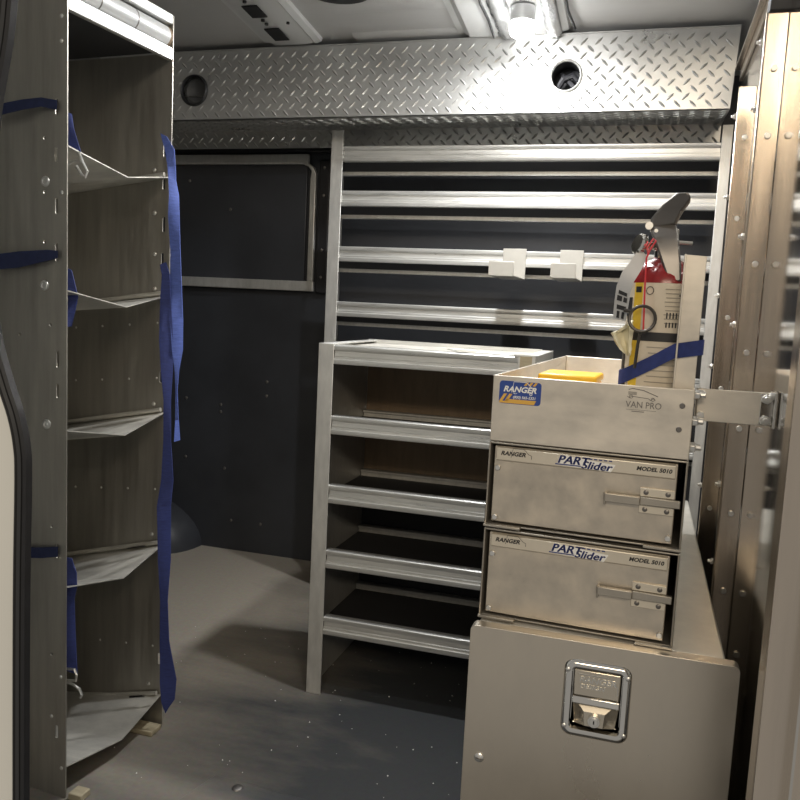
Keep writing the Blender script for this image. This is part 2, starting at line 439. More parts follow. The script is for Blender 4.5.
def port(c, mk, mk2, inner):
    x, z, r = c
    b = B(); b.lathe([(r * .86, .004), (r * .86, -.006), (r * .93, -.010), (r, -.006), (r * 1.03, 0), (r * 1.03, .004), (r * .86, .004)], (x, YD, z), (0, 1, 0), 40, False)
    ring = obj('port_ring', b, mk, t)
    b = B(); inner(b, x, z, r); obj('port_insert', b, mk2, ring)
def speaker(b, x, z, r):
    b.m(0).lathe([(r * .86, .012), (r * .7, .010), (r * .25, .022), (r * .01, .022)], (x, YD, z), (0, 1, 0), 32, False)
    b.m(1).box(x - r * .8, x + r * .8, YD + .006, YD + .009, z - r * .35, z - r * .31)
def inside(b, x, z, r):
    b.m(0).lathe([(r * .86, .002), (r * .86, .07), (r * .01, .07)], (x, YD, z), (0, 1, 0), 32, False)
    b.m(1).tube([(x - .03, YD + .04, z - .03), (x - .01, YD + .03, z + .0), (x + .015, YD + .04, z + .012), (x + .035, YD + .05, z - .005)], .009, 8)
    b.tube([(x - .02, YD + .05, z + .02), (x + .01, YD + .04, z - .01), (x + .03, YD + .045, z - .03)], .007, 8)
port(pL, 'black', ['cone', 'dsteel'], speaker)
port(pR, 'post', ['void', 'black'], inside)

# ---------------------------------------------------------------- shelving units
RAIL = [(0, 0), (-.001, .002), (-.001, .0115), (.004, .013), (.004, .018), (.0062, .020), (.0062, .0315), (.0015, .0335), (0, .036), (0, .044), (.002, .046), (.024, .046), (.024, .0435), (.012, .0435), (.012, .0025), (.024, .0025), (.024, 0)]
def rail_mesh(x0, x1, y, z, s=1.): return B().prism([(y + u, z + v * s) for u, v in RAIL], 'x', x0, x1)

# tall unit against the far wall
YT = 2.61; XL, XR = -1.057, .202
tall = t = thing('shelving_unit', 'tall open aluminium shelving unit against the black far wall', 'shelf', (0, 0, 0))
def upright(x0, x1, y0, y1, z1, side, dz=.0):
    b = B(); b.box(x0, x1, y0, y0 + .004, 0, z1)
    xo = x0 if side < 0 else x1 - .003
    b.box(xo, xo + .003, y0 + .004, y1, 0, z1)
    return b
obj('upright', upright(XL, XL + .042, YT, YT + .12, 1.582, -1), 'post', t, .001)
obj('upright', upright(XR - .030, XR, YT, YT + .12, 1.580, 1), 'post', t, .001)
for zt in (1.530, 1.384, 1.199, 1.013, .83, .63):
    z = zt - .050
    s = obj('shelf', B().box(XL + .006, XR - .006, YT + .010, YT + .012, z + .004, z + .046), 'mat', t)
    obj('rail', rail_mesh(XL + .042, XR - .030, YT + .001, z, 1.09), 'rail', s)
    obj('rear_rail', B().box(XL + .006, XR - .006, YT + .085, YT + .105, z - .033, z - .014), 'post', s, .002)
    obj('shelf_pan', B().loft([[(x, YT + .012, z + .006), (x, YT + .086, z - .018), (x, YT + .086, z - .020), (x, YT + .012, z + .004)] for x in (XL + .008, XR - .008)]), 'mat', s)

# hooks on the third rail
def hook(x0, x1, label):
    zt, zb, yf = 1.2035, 1.108, 2.372
    b = B(); poly = [(YT + .0008, zt - .0012), (YT + .0008, zt + .0022), (YT - .004, zt + .0022), (YT - .004, zb + .003), (yf + .004, zb + .003), (yf + .003, zb + .042), (yf, zb + .042), (yf, zb), (YT - .001, zb), (YT - .001, zt - .0012)]
    b.prism(poly, 'x', x0, x1)
    return tag(obj('shelf_hook', b, 'hookpaint', None, .001), label, 'hook')
hook(-.452, -.378, 'left aluminium J hook hanging on the third rail of the tall shelving')
hook(-.272, -.200, 'right aluminium J hook hanging on the third rail, nearer the extinguisher')

# low unit in front
YL = 1.859; LX0, LX1 = -.766, -.233; LY1 = 2.235; LZ = .905
t = thing('shelving_unit', 'waist high aluminium shelving unit with brown back panel, left of the drawers', 'shelf', (0, 0, 0))
b = upright(LX0, LX0 + .040, YL, LY1, LZ, -1)
b.box(LX0 + .003, LX0 + .03, YL + .003, LY1, LZ - .003, LZ)
obj('upright', b, 'post', t, .001)
b = B()
for z in (.885, .86, .735, .70, .56, .52, .40, .35, .215, .17): dome(b, (LX0, YL + .012, z), (-1, 0, 0), .006)
each('upright_bolt', b, 'steel', t)
b = upright(LX1 - .040, LX1, YL, LY1, LZ, 1); b.box(LX1 - .03, LX1 - .003, YL + .003, LY1, LZ - .003, LZ); obj('upright', b, 'post', t, .001)
obj('back_panel', B().box(LX0 + .004, LX1 - .004, LY1 - .004, LY1, .42, LZ), 'hard', t)
obj('lower_back_panel', B().box(LX0 + .004, LX1 - .004, LY1 - .004, LY1, .02, .42), 'mat', t)
for zt in (.902, .727, .552, .384, .209):
    z = zt - .046
    s = obj('shelf', B().box(LX0 + .005, LX1 - .005, YL + .02, LY1 - .006, z + .001, z + .003), 'mat', t)
    obj('rail', rail_mesh(LX0 + .040, LX1 - .040, YL + .001, z), 'rail', s)
    obj('rear_rail', rail_mesh(LX0 + .005, LX1 - .005, LY1 - .034, z - .004, .55), 'post', s)
b = B(); b.box(LX0 + .035, LX1 - .03, YL + .024, YL + .03, LZ - .006, LZ - .001)
b.box(LX0 + .004, LX1 - .03, LY1 - .012, LY1 - .0045, LZ - .012, LZ + .002); b.box(LX1 - .05, LX1, YL, YL + .02, LZ - .002, LZ + .002)
each('top_lip', b, 'rail', t)
obj('tape_patch', B().box(-.268, -.2405, YL - .0008, YL - .0002, .864, .904), 'wood', t)
obj('top_shelf', B().box(LX0 + .005, LX1 - .005, YL + .032, LY1 - .013, LZ - .012, LZ - .009), 'sheet', t)
b = B(); b.prism([(-.452, 1.905), (-.404, 1.93), (-.375, 1.885), (-.42, 1.868)], 'z', LZ + .0005, LZ + .0045)
tag(obj('offcut_strip', b, 'white'), 'small white offcut strip lying on top of the low shelving unit', 'offcut')

# ---------------------------------------------------------------- long cabinet
CX0, CX1, CY, CZ = -.222, .157, 1.268, .498
t = thing('storage_cabinet', 'long aluminium storage cabinet with flush latch door, under the drawers', 'cabinet', (0, 0, 0))
b = B(); b.box(CX0, CX1, CY, 2.40, .0, CZ); obj('body', b, 'sheet', t, .004)
# door with pressed lips
fx0, fx1, fz0, fz1, FY = -.230, .1745, .03, .5005, 1.240
lx0, lx1, lz0, lz1 = -.078, .024, .348, .472
b = B(); b.sheet(rrect(fx0, fx1, fz0, fz1, .009), [rrect(lx0 + .012, lx1 - .012, lz0 + .012, lz1 - .012, .006)], .003, T(0, FY + .0015, 0) @ FRONT)
o_ = rrect(fx0, fx1, fz0, fz1, .009); i_ = rrect(fx0 + .002, fx1 - .002, fz0 + .002, fz1 - .002, .008)
b.loft([[(x, FY + .002, z) for x, z in o_], [(x, FY + .024, z) for x, z in o_], [(x, FY + .024, z) for x, z in i_], [(x, FY + .003, z) for x, z in i_]], False)
door = obj('door', b, 'door', t, .003, 3, smooth=45)
b = B(); dome(b, (-.203, FY, .280), (0, -1, 0), .0085, .5, 16); b.m(1).box(-.208, -.198, FY - .0052, FY - .0042, .2793, .2807); obj('door_screw', b, ['steel', 'dsteel'], door)
# latch (part of the cabinet)
b = B(); fo = rrect(lx0, lx1, lz0, lz1, .016, 8)
def ringpoly(d, r): return rrect(lx0 + d, lx1 - d, lz0 + d, lz1 - d, r, 8)
b.loft([[(x, FY, z) for x, z in fo], [(x, FY - .004, z) for x, z in ringpoly(.003, .014)], [(x, FY - .0055, z) for x, z in ringpoly(.008, .010)], [(x, FY - .0035, z) for x, z in ringpoly(.0125, .007)], [(x, FY + .018, z) for x, z in ringpoly(.0135, .006)], [(x, FY + .018, z) for x, z in ringpoly(.04, .004)]], False)
b.box(lx0 + .014, lx1 - .014, FY + .018, FY + .020, lz0 + .014, lz1 - .014)
latch = obj('paddle_latch', b, 'chrome', t, smooth=50)
ax0, ax1 = lx0 + .016, lx1 - .016
b = B(); b.prism([(FY - .004, .416), (FY - .004, .458), (FY + .002, .4585), (FY + .010, .452), (FY + .012, .416)], 'x', ax0, ax1)
obj('paddle', b, 'cup', latch, .002, 3)
b = B(); b.prism([(FY - .006, .4035), (FY - .002, .4145), (FY + .006, .4145), (FY + .006, .4035)], 'x', ax0 - .001, ax1 + .001)
obj('paddle_lip', b, 'chrome', latch, .002, 3)
b = B(); zz0, zz1 = .364, .402; xm0, xm1 = ax0 + .018, ax1 - .020
b.add([(ax0, FY + .012, zz1 - .006), (ax0 + .004, FY + .012, zz0), (ax1 - .004, FY + .012, zz0), (ax1, FY + .012, zz1 - .006),
       (xm0, FY + .000, zz1 - .012), (xm0 + .002, FY + .000, zz0 + .003), (xm1 - .002, FY + .000, zz0 + .003), (xm1, FY + .000, zz1 - .012), (ax0 + .006, FY + .008, zz1), (ax1 - .006, FY + .008, zz1)],
      [(4, 5, 6, 7), (0, 1, 5, 4), (2, 3, 7, 6), (1, 2, 6, 5), (0, 4, 8), (3, 9, 7), (4, 7, 9, 8)])
obj('latch_cup', b, 'cup', latch, smooth=15)
b = B(); b.cyl((-.0275, FY + .004, .378), (-.0275, FY - .006, .378), .0095, 20); b.cyl((-.0275, FY - .006, .378), (-.0275, FY - .0075, .378), .0068, 16)
b.m(1).box(-.0285, -.0265, FY - .0079, FY - .0070, .375, .381)
obj('key_lock', b, ['steel', 'void'], latch, .0008)
b = B()
for x, z in ((lx0 + .006, .456), (lx1 - .006, .456), (lx0 + .006, .364), (lx1 - .006, .364)): dome(b, (x, FY - .005, z), (0, -1, 0), .0038, .5)
each('latch_rivet', b, 'steel', latch)
b = B(); b.text('RANGER', .0125, T(-.0265, FY - .0042, .4395) @ FRONT, .0012, .2, .0002, 'CENTER', 1.15)
b.text('DESIGN', .009, T(-.034, FY - .0042, .4295) @ FRONT, .0012, .2, .0001, 'CENTER', 1.2)
b.tube([(-.055, FY - .004, .4515), (-.012, FY - .004, .4515), (-.001, FY - .004, .446), (.004, FY - .004, .438), (.005, FY - .004, .426)], .0008, 6)
obj('embossed_lettering', b, 'rail', latch)

# ---------------------------------------------------------------- stack: two slide drawers and the open tray
TH = R(-2.8); SO = (-.226, 1.285, .5)
def van_outline(b, x, z, w, y, r=.0007):
    h = w * .45
    b.tube([(x, y, z), (x + .08 * w, y, z + h), (x + .62 * w, y, z + h), (x + .84 * w, y, z + h * .52), (x + w, y, z + h * .36), (x + w, y, z + h * .02)], r, 6)
def drawer(z0, H, ttl, label, lock_scuff):
    t = thing('drawer_unit', label, 'drawer', (SO[0], SO[1], SO[2] + z0), TH)
    W = .305; D = .58
    b = B(); th = .0028
    b.box(0, th, 0, D, 0, H); b.box(W - th, W, 0, D, 0, H); b.box(th, W - th, 0, D, H - th, H); b.box(th, W - th, .004, D, 0, th)
    b.box(th, W - th, D - th, D, th, H - th)
    b.box(0, .06, -.010, .0, 0, .004); b.box(W - .055, W, -.010, 0, 0, .004)
    obj('case', b, 'case', t, .0008)
    fx0, fx1, fz0, fz1 = .009, .291, .007, H - .006; fy = .004
    b = B(); b.box(fx0, fx1, fy, fy + .02, fz0, fz1)
    fr = obj('drawer_front', b, 'drawer', t, .0015)
    b = B(); b.prism([(fy - .001, H - .030), (fy - .0045, H - .028), (fy - .0045, H - .009), (fy - .001, H - .007), (fy + .001, H - .007), (fy + .001, H - .030)], 'x', .013, .288)
    obj('label_strip', b, 'band', fr, .0008)
    y = fy - .0049
    b = B()
    zt = H - .0235
    b.m(0).text('RANGER', .0092, T(.020, y, zt + .004) @ FRONT, .0005, .25, .0003, 'LEFT', 1.12)
    van_outline(b, .037, zt + .001, .033, y, .00035)
    zp = H - .0225
    b.text('MODEL 5010', .0085, T(.231, y, H - .0205) @ FRONT, .0005, .2, .0003, 'LEFT', 1.08)
    b.m(2)
    b.sheet([(.110, H - .0255), (.194, H - .0285), (.200, H - .017), (.150, H - .0125), (.115, H - .0095)], (), .0003, T(0, y + .0003, 0) @ FRONT)
    b.m(1)
    for dx, dz in ((0, 0), (.0007, .0003), (.0014, 0), (.0007, -.0003)): b.text('PART', .0180, T(.110 + dx, y, zp + dz) @ FRONT, .0006, .28, 0, 'LEFT', 1.10)
    b.box(.108, .148, y - .0003, y + .0003, H - .0253, H - .0236)
    for dx, dz in ((0, 0), (.0006, .0003), (.0012, 0), (.0006, -.0003)): b.text('Slider', .0165, T(.147 + dx, y, H - .0272 + dz) @ FRONT, .0006, .28, 0, 'LEFT', 1.22)
    for q in range(6): b.box(.152 + q * .0075, .157 + q * .0075, y - .0003, y + .0003, H - .0125, H - .0108)
    obj('lettering', b, ['ink', 'navyink', 'stickwhite'], fr)
    # catch
    zc_ = .0765 if z0 < .1 else .0715
    b = B(); b.box(.187, .240, fy - .014, fy - .006, zc_ - .007, zc_ + .006); b.box(.187, .190, fy - .014, fy, zc_ - .012, zc_ + .006)
    b.box(.240, .2985, fy - .009, fy - .001, zc_ - .0065, zc_ + .0055)
    obj('catch_bar', b, 'dsteel' if False else 'case', fr, .001)
    for dz, (s0, s1) in ((.0125, (.006, .019)), (-.014, (-.020, -.0075))):
        b = B(); b.box(.239, .290, fy - .0035, fy, zc_ + s0, zc_ + s1)
        p = obj('catch_plate', b, 'band', fr, .0008)
    b = B()
    for x in (.248, .280):
        for dz in (.0125, -.014): dome(b, (x, fy - .0035, zc_ + dz), (0, -1, 0), .004, .4)
    each('catch_screw', b, 'dsteel', fr)
    b = B()
    for x, z in ((.0155, H - .042), (.0155, .014), (.285, .016)): b.cyl((x, fy, z), (x, fy - .003, z), .0047, 18)
    each('front_bolt', b, 'steel', fr, .001)
    return t
drawer(0.001, .149, 0, 'lower of the two aluminium slide drawers, resting on the long cabinet', True)
drawer(.155, .138, 1, 'upper of the two aluminium slide drawers, under the open tray', False)

TW, TD, TZ, THh = .305, .80, .295, .106
t = thing('open_tray', 'open aluminium tray with stickers on its front, on top of the drawers', 'tray', (SO[0], SO[1], SO[2] + TZ), TH)
b = B(); e = .003
b.box(0, TW, 0, e, 0, THh); b.box(0, e, e, TD, 0, THh); b.box(TW - e, TW, e, TD, 0, THh); b.box(e, TW - e, TD - e, TD, 0, THh); b.box(e, TW - e, e, TD - e, 0, e)
obj('tray_body', b, 'tray', t, .0012)
b = B()
for x, z in ((.289, .081), (.287, .045)): b.cyl((x, 0, z), (x, -.0022, z), .0042, 14)
each('front_bolt', b, 'dsteel', t, .0008)
b = B()
for y, z in ((.018, .098), (.018, .058), (.02, .018)):
    b.cyl((TW, y, z), (TW + .008, y, z), .008, 6); b.cyl((TW + .008, y, z), (TW + .016, y, z), .005, 10)
each('side_bolt', b, 'steel', t, .0008)
# blue sticker
b = B(); b.sheet(rrect(.011, .078, .062, .0985, .005), (), .0004, T(0, -.0003, 0) @ FRONT)
stk = obj('sticker', b, 'stickblue', t)
b = B(); y = -.0007
b.m(0)
for x in (.013, .0215): b.sheet([(x - .001, .066), (x + .004, .066), (x + .011, .078), (x + .006, .078)], (), .0003, T(0, y, 0) @ FRONT)
b.sheet([(.012, .0628), (.068, .0628), (.071, .0695), (.024, .0695), (.020, .066), (.012, .066)], (), .0003, T(0, y, 0) @ FRONT)
for x in (.053, .060, .067): b.sheet([(x - .003, .0925), (x + .001, .0925), (x + .005, .098), (x + .001, .098)], (), .0003, T(0, y, 0) @ FRONT)
b.m(1).text('RANGER', .0125, T(.0175, y, .0815) @ FRONT, .0004, .25, .0004, 'LEFT', 1.08)
b.text('(800) 565-5321', .0060, T(.0335, y, .0712) @ FRONT, .0004, .1, .0001, 'LEFT', .98)
van_outline(b, .031, .0805, .038, y, .0005)
b.tube([(.034, y, .0800), (.036, y, .0785), (.038, y, .0785), (.040, y, .0800)], .0004, 6); b.tube([(.062 + .002 * math.cos(k * PI / 4), y, .0795 + .002 * math.sin(k * PI / 4)) for k in range(8)], .0006, 6, True)
obj('sticker_print', b, ['stickor', 'stickwhite'], stk)
# VAN PRO decal
b = B(); b.sheet(rrect(.199, .243, .060, .105, .001), (), .0003, T(0, -.0003, 0) @ FRONT)
b = B(); y = -.0005
b.text('VAN PRO', .0137, T(.2075, y, .0725) @ FRONT, .0004, 0, .0, 'LEFT', .90)
b.tube([(.209, y, .0892), (.212, y, .087), (.2155, y, .0895), (.240, y, .0875), (.2435, y, .085)], .00045, 6); b.tube([(.2435, y, .085), (.2465, y, .088), (.2505, y, .086)], .00045, 6)
b.tube([(.2105, y, .0995), (.216, y, .1015), (.232, y, .0995), (.243, y, .0955), (.2535, y, .0915)], .0006, 6)
for cx, cz in ((.2145, .0888), (.2465, .0865)): b.tube([(cx + .0026 * math.cos(k * PI / 4), y, cz + .0026 * math.sin(k * PI / 4)) for k in range(8)], .0004, 6, True)
for k in range(3): b.box(.210, .2225, y - .0002, y + .0002, .0955 - k * .0017, .0962 - k * .0017)
b.box(.2085, .2525, y - .0002, y + .0002, .0690, .0694); b.box(.217, .235, y - .0002, y + .0002, .0662, .0672)
obj('decal', b, 'greyink', t)

# yellow box in the tray
t = thing('tool_case', 'yellow plastic case lying inside the open tray', 'case', (-.118, 1.47, .80), TH)
b = B(); b.box(-.048, .048, -.06, .06, 0, .086); obj('case_base', b, 'ybox', t, .004)
b = B(); b.box(-.050, .050, -.062, .062, .087, .1005); obj('case_lid', b, 'ybox', t, .004)

# flat bar bolted to the tray, standing up in front of the extinguisher
b = B(); b.prism([(.047, .80), (.0785, .80), (.0805, 1.099), (.0485, 1.101)], 'y', 1.3005, 1.3045); b.prism([(.0468, .80), (.0495, .80), (.051, 1.101), (.0483, 1.101)], 'y', 1.2915, 1.3004)
tag(obj('mounting_bar', b, 'tray', None, .0008), 'flat upright aluminium bar bolted inside the tray front, beside the extinguisher', 'bar')

# ---------------------------------------------------------------- fire extinguisher
EX, EY, EZ = .024, 1.372, .80
t = thing('fire_extinguisher', 'red fire extinguisher with cream label standing in the tray', 'extinguisher', (EX, EY, EZ))
r = .0545
b = B(); b.lathe([(.001, 0), (r * .8, 0), (r * .97, .006), (r, .016), (r, .245), (r * .985, .258), (r * .93, .270), (r * .82, .281), (r * .64, .290), (r * .42, .296), (r * .34, .300), (.001, .300)], (0, 0, 0), (0, 0, 1), 48)
body = obj('cylinder_body', b, 'red', t, smooth=60)
def wrap(b, a0, a1, z0, z1, rr, n=24):
    out = []
    for k in range(n + 1):
        a = R(a0 + (a1 - a0) * k / n); out.append((math.sin(a), -math.cos(a)))
    b.loft([[(x * rr, y * rr, z0), (x * rr, y * rr, z1), (x * (rr + .0006), y * (rr + .0006), z1), (x * (rr + .0006), y * (rr + .0006), z0)] for x, y in out])
b = B(); b.m(0); wrap(b, -34, 120, .015, .258, r + .0001, 40)
b.m(1); wrap(b, -52, -34, .015, .258, r + .0001, 8)
b.m(0); wrap(b, -120, -52, .015, .258, r + .0001, 20)
b.m(2); wrap(b, -100, 120, .168, .182, r + .0008, 50)
b.m(3)
for k in range(9): wrap(b, 2 + (k % 3), 60 - (k * 7) % 13, .248 - k * .0065, .2495 - k * .0065, r + .0008, 12)
b.m(2); wrap(b, 24, 58, .2385, .2405, r + .0010, 10)
for k in range(10): 
    for z0, z1 in ((.204, .213), (.190, .198)): wrap(b, 6 + k * 5, 8.2 + k * 5, z0, z1, r + .0008, 2)
b.m(3)
for k in range(11): wrap(b, -20 + (k % 2) * 3, 60 - (k * 5) % 17, .158 - k * .009, .1594 - k * .009, r + .0008, 12)
b.m(2); wrap(b, -90, -60, .06, .10, r + .0008, 8); wrap(b, -92, -66, .12, .15, r + .0008, 8)
wrap(b, -48, -37, .243, .252, r + .0009, 4); wrap(b, -76, -56, .205, .235, r + .0008, 4)
b.tube([((r + .0012) * math.sin(R(-22 + 6 * math.cos(q))), -(r + .0012) * math.cos(R(-22 + 6 * math.cos(q))), .246 + .006 * math.sin(q)) for q in [k * PI / 6 for k in range(12)]], .0006, 5, True)
b.m(1); wrap(b, -100, -56, .105, .115, r + .0009, 8)
obj('printed_label', b, ['cream', 'yellow', 'ink', 'print'], body, smooth=60)
b = B(); b.lathe([(.019, .297), (.019, .312), (.015, .314), (.015, .330), (.001, .330)], (0, 0, 0), (0, 0, 1), 24)
b.box(-.022, .016, -.012, .014, .312, .345)
obj('valve', b, 'chrome', t, .003)
b = B(); gx = -.036
b.lathe([(.001, 0), (.012, 0), (.017, .004), (.017, .010), (.014, .013), (.001, .014)], (gx + .0, -.024, .316), (-.75, -.5, .25), 24); b.cyl((gx + .004, -.02, .316), (-.016, -.004, .318), .006, 12)
obj('pressure_gauge', b, 'chrome', t)
# squeeze handle: wide lower arm sloping down to the right and upper lever kicked up to the right
def strip(b, rows, t_):
    for (l0, r0), (l1, r1) in zip(rows, rows[1:]):
        b.ribbon([(l0, r0), (l1, r1)], t_)
def w3(x, z, y): return (x - EX, y - EY, z - EZ)
b = B()
b.loft([[w3(l[0], l[1], y), w3(rr_[0], rr_[1], y), w3(rr_[0], rr_[1], y + .018), w3(l[0], l[1], y + .018)] for l, rr_, y in
  (((-.004, 1.150), (.034, 1.151), 1.352), ((-.002, 1.136), (.037, 1.139), 1.340), ((.003, 1.124), (.040, 1.124), 1.332), ((.014, 1.097), (.045, 1.092), 1.326), ((.029, 1.060), (.0485, 1.061), 1.322))])
obj('carry_handle', b, 'dsteel', t, .003)
b = B()
b.loft([[w3(l[0], l[1], y), w3(rr_[0], rr_[1], y), w3(rr_[0], rr_[1] - .004, y + .02), w3(l[0], l[1] - .004, y + .02)] for l, rr_, y in
  (((-.006, 1.142), (.034, 1.150), 1.350), ((-.004, 1.160), (.036, 1.158), 1.345), ((.010, 1.178), (.044, 1.174), 1.335), ((.030, 1.195), (.051, 1.184), 1.322), ((.046, 1.196), (.0515, 1.190), 1.318))])
obj('squeeze_lever', b, 'dsteel', t, .004, 3)
b = B(); b.cyl(w3(.005, 1.138, 1.333), w3(.005, 1.138, 1.328), .003, 10); b.cyl(w3(.040, 1.123, 1.35), w3(.060, 1.123, 1.36), .003, 10); b.cyl(w3(-.006, 1.147, 1.352), w3(-.006, 1.147, 1.342), .006, 12); each('lever_pin', b, 'steel', t)
b = B(); b.tube([w3(*p) for p in ((.006, 1.122, 1.326), (-.002, 1.108, 1.322), (-.006, 1.095, 1.318), (-.005, 1.054, 1.312), (-.002, .985, 1.309))], .0014, 6)
b.tube([w3(*p) for p in ((.006, 1.122, 1.326), (.002, 1.126, 1.33), (-.006, 1.112, 1.33), (-.004, 1.100, 1.326))], .0014, 6)
obj('tamper_tie', b, 'redtie', t)
b = B(); b.tube([w3(-.005 + .0195 * math.cos(k * PI / 12), 1.002 + .0195 * math.sin(k * PI / 12), 1.306 + .003 * math.sin(k * PI / 12)) for k in range(24)], .0026, 8, True)
b.tube([w3(-.023, 1.012, 1.306), w3(-.033, 1.014, 1.308)], .003, 6)
b.tube([w3(-.006, .983, 1.307), w3(-.0085, .962, 1.309), w3(-.0105, .925, 1.312)], .0025, 6)
obj('pull_ring', b, 'ringmat', t)
b = B()
rows = [((-.018, 1.112, 1.338), (-.004, 1.098, 1.336)), ((-.030, 1.090, 1.330), (-.013, 1.076, 1.326)), ((-.041, 1.073, 1.325), (-.022, 1.058, 1.318)), ((-.0475, 1.052, 1.324), (-.0255, 1.042, 1.314)), ((-.049, 1.028, 1.324), (-.027, 1.022, 1.313)), ((-.0495, 1.000, 1.325), (-.029, .997, 1.314))]
b.m(0).ribbon([(w3(*a), w3(*c)) for a, c in rows], (0, .0008, 0))
b.m(1)
for (u0, u1, v0, v1) in ((.2, .45, .2, .8), (.55, .9, .15, .5), (.55, .9, .6, .85), (1.15, 1.4, .2, .85), (1.5, 1.9, .25, .45), (1.5, 1.9, .6, .8)):
    def pt(u, v):
        k = 3 + min(int(u), 1); f = u - min(int(u), 1); A, Bq = rows[k], rows[min(k + 1, 5)]
        l = [A[0][i] + (Bq[0][i] - A[0][i]) * f for i in range(3)]; rr_ = [A[1][i] + (Bq[1][i] - A[1][i]) * f for i in range(3)]
        q = [l[i] + (rr_[i] - l[i]) * v for i in range(3)]; return w3(q[0], q[2 - 1], q[2] - .0012)
    b.add([pt(u0, v0), pt(u0, v1), pt(u1, v1), pt(u1, v0)], [(0, 1, 2, 3)])
obj('inspection_tag', b, ['silver', 'ink'], t)
b = B(); n = 9; rings = []
for i in range(7):
    rings.append([w3(-.052 + .034 * k / (n - 1) + random.uniform(-.002, .002), .988 - .040 * i / 6 + .012 * k / (n - 1) * (1 if i < 3 else -.4) + random.uniform(-.003, .003), 1.326 - .006 * math.sin(k) + random.uniform(-.003, .003)) for k in range(n)])
for i, ww_ in enumerate((.30, .75, 1., .85, .75, .55, .3)):
    rings[i] = [(w3(-.018, 0, 0)[0] + (x - w3(-.018, 0, 0)[0]) * ww_, y, z) for x, y, z in rings[i]]
b.loft(rings, False, False)
o = obj('torn_tag', b, 'paper', t, smooth=10); md = o.modifiers.new('th', 'SOLIDIFY'); md.thickness = .0008

# blue strap round extinguisher and bar
t = thing('webbing_strap', 'blue hook and loop strap holding the extinguisher to the upright bar', 'strap', (0, 0, 0))
pts = []
cz = lambda x: .9075 + (x + .03) * .62 if x < .045 else .9555 + (x - .045) * .2
for k in range(15):                                 # over the front half of the cylinder
    a = R(-100 + 105 * k / 14); rr_ = r + .003
    pts.append((EX + rr_ * math.sin(a), EY - rr_ * math.cos(a)))
pts = [(x, y) for x, y in pts if x < .030] + [(.046, 1.2985), (.079, 1.2985), (.0845, 1.300), (.086, 1.305), (.082, 1.311), (.079, 1.33), (.0815, EY), (.06, EY + .045), (.02, EY + r + .004), (-.02, EY + .042), (-.033, EY + .01)]
b = B(); prs = []
for i, (x, y) in enumerate(pts):
    zz = cz(max(min(x, .086), -.034)); h = .0115
    prs.append(((x, y, zz - h), (x, y, zz + h)))
rings = []
m_ = len(prs)
for i in range(m_):
    a = Vector(prs[i - 1][0]); c = Vector(prs[(i + 1) % m_][0]); d = (c - a); nn = Vector((d.y, -d.x, 0)).normalized() * .0018
    l, u = Vector(prs[i][0]), Vector(prs[i][1]); rings.append([tuple(l), tuple(u), tuple(u + nn), tuple(l + nn)])
rings.append(rings[0]); b.loft(rings, False)
obj('strap_band', b, 'strapb', t, smooth=50)

# ---------------------------------------------------------------- bulkhead behind the seats
XB = .198
t = thing('bulkhead_partition', 'polished aluminium partition with bolted ribs along the right side', 'partition', (0, 0, 0))
b = B(); b.box(XB, XB + .003, .96, 2.44, 0, 1.69); obj('mirror_panel', b, 'mirror', t)
def rib(y, z1, w=.034, capz=False):
    b = B(); b.box(XB - w, XB - .0002, y, y + .003, 0, z1); b.box(XB - w, XB - w + .003, y + .003, y + .030, 0, z1); b.box(XB - w - .004, XB - w, y, y + .004, 0, z1)
    return obj('rib', b, 'rib', t, .0012)
rib(1.60, 1.545); rib(2.02, 1.532)
b = B(); b.box(XB - .034, XB + .005, 1.59, 1.63, 1.5455, 1.575); obj('rib_cap', b, 'black', t, .002)
b = B(); b.box(XB - .006, XB - .0002, .96, 2.44, 1.655, 1.69); b.box(XB - .020, XB - .0062, .96, 2.44, 1.684, 1.69); obj('top_channel', b, 'rib', t, .001)
b = B(); b.prism([(.165, 0), (.165, 1.9), (.34, 1.9), (.34, 0)], 'y', .985, .99); b.box(.165, .169, .9902, 1.03, 0, 1.9); obj('front_jamb', b, 'rib', t, .001)
b = B()
for y, zs in ((1.60, (1.50, 1.385, 1.16, 1.0, .86, .70, .55, .43, .30, .15)), (2.02, (1.47, 1.29, 1.065, .9, .615, .36, .2))):
    for z in zs:
        x = XB - .034
        b.cyl((x - .004, y + .016, z), (x - .009, y + .016, z), .0065, 6); b.cyl((x - .009, y + .016, z), (x - .014, y + .016, z), .0035, 8); 
        b.cyl((x + .017, y - .0005, z - .05), (x + .017, y - .005, z - .05), .0055, 12)
for y, z in ((1.28, 1.42), (1.33, 1.28), (1.2, .55), (1.2, .35)): b.cyl((XB, y, z), (XB - .005, y, z), .006, 6)
each('rib_bolt', b, 'steel', t, .0008)

# cross bar from tray to bulkhead
t = thing('cross_bar', 'flat aluminium bar bolted from the tray side to the bulkhead', 'bar', (0, 0, 0))
b = B(); b.box(.0855, XB - .006, 1.312, 1.316, .851, .901); obj('flat_bar', b, 'tray', t, .001)
b = B(); b.box(.0845, .0885, 1.3165, 1.345, .853, .899); b.box(XB - .006, XB - .002, 1.300, 1.345, .849, .903); b.box(XB - .024, XB - .006, 1.3075, 1.3118, .853, .899); each('angle_bracket', b, 'chrome', t, .001)
b = B()
for z in (.892, .860): b.cyl((XB - .016, 1.3075, z), (XB - .016, 1.300, z), .0075, 6); b.cyl((XB - .016, 1.300, z), (XB - .016, 1.294, z), .0045, 10)
b.cyl((XB - .006, 1.303, .897), (XB - .013, 1.303, .897), .006, 6)
for z in (.895, .862): b.cyl((.091, 1.3118, z - .002), (.091, 1.305, z - .002), .0065, 6)
each('bar_bolt', b, 'steel', t, .0008)
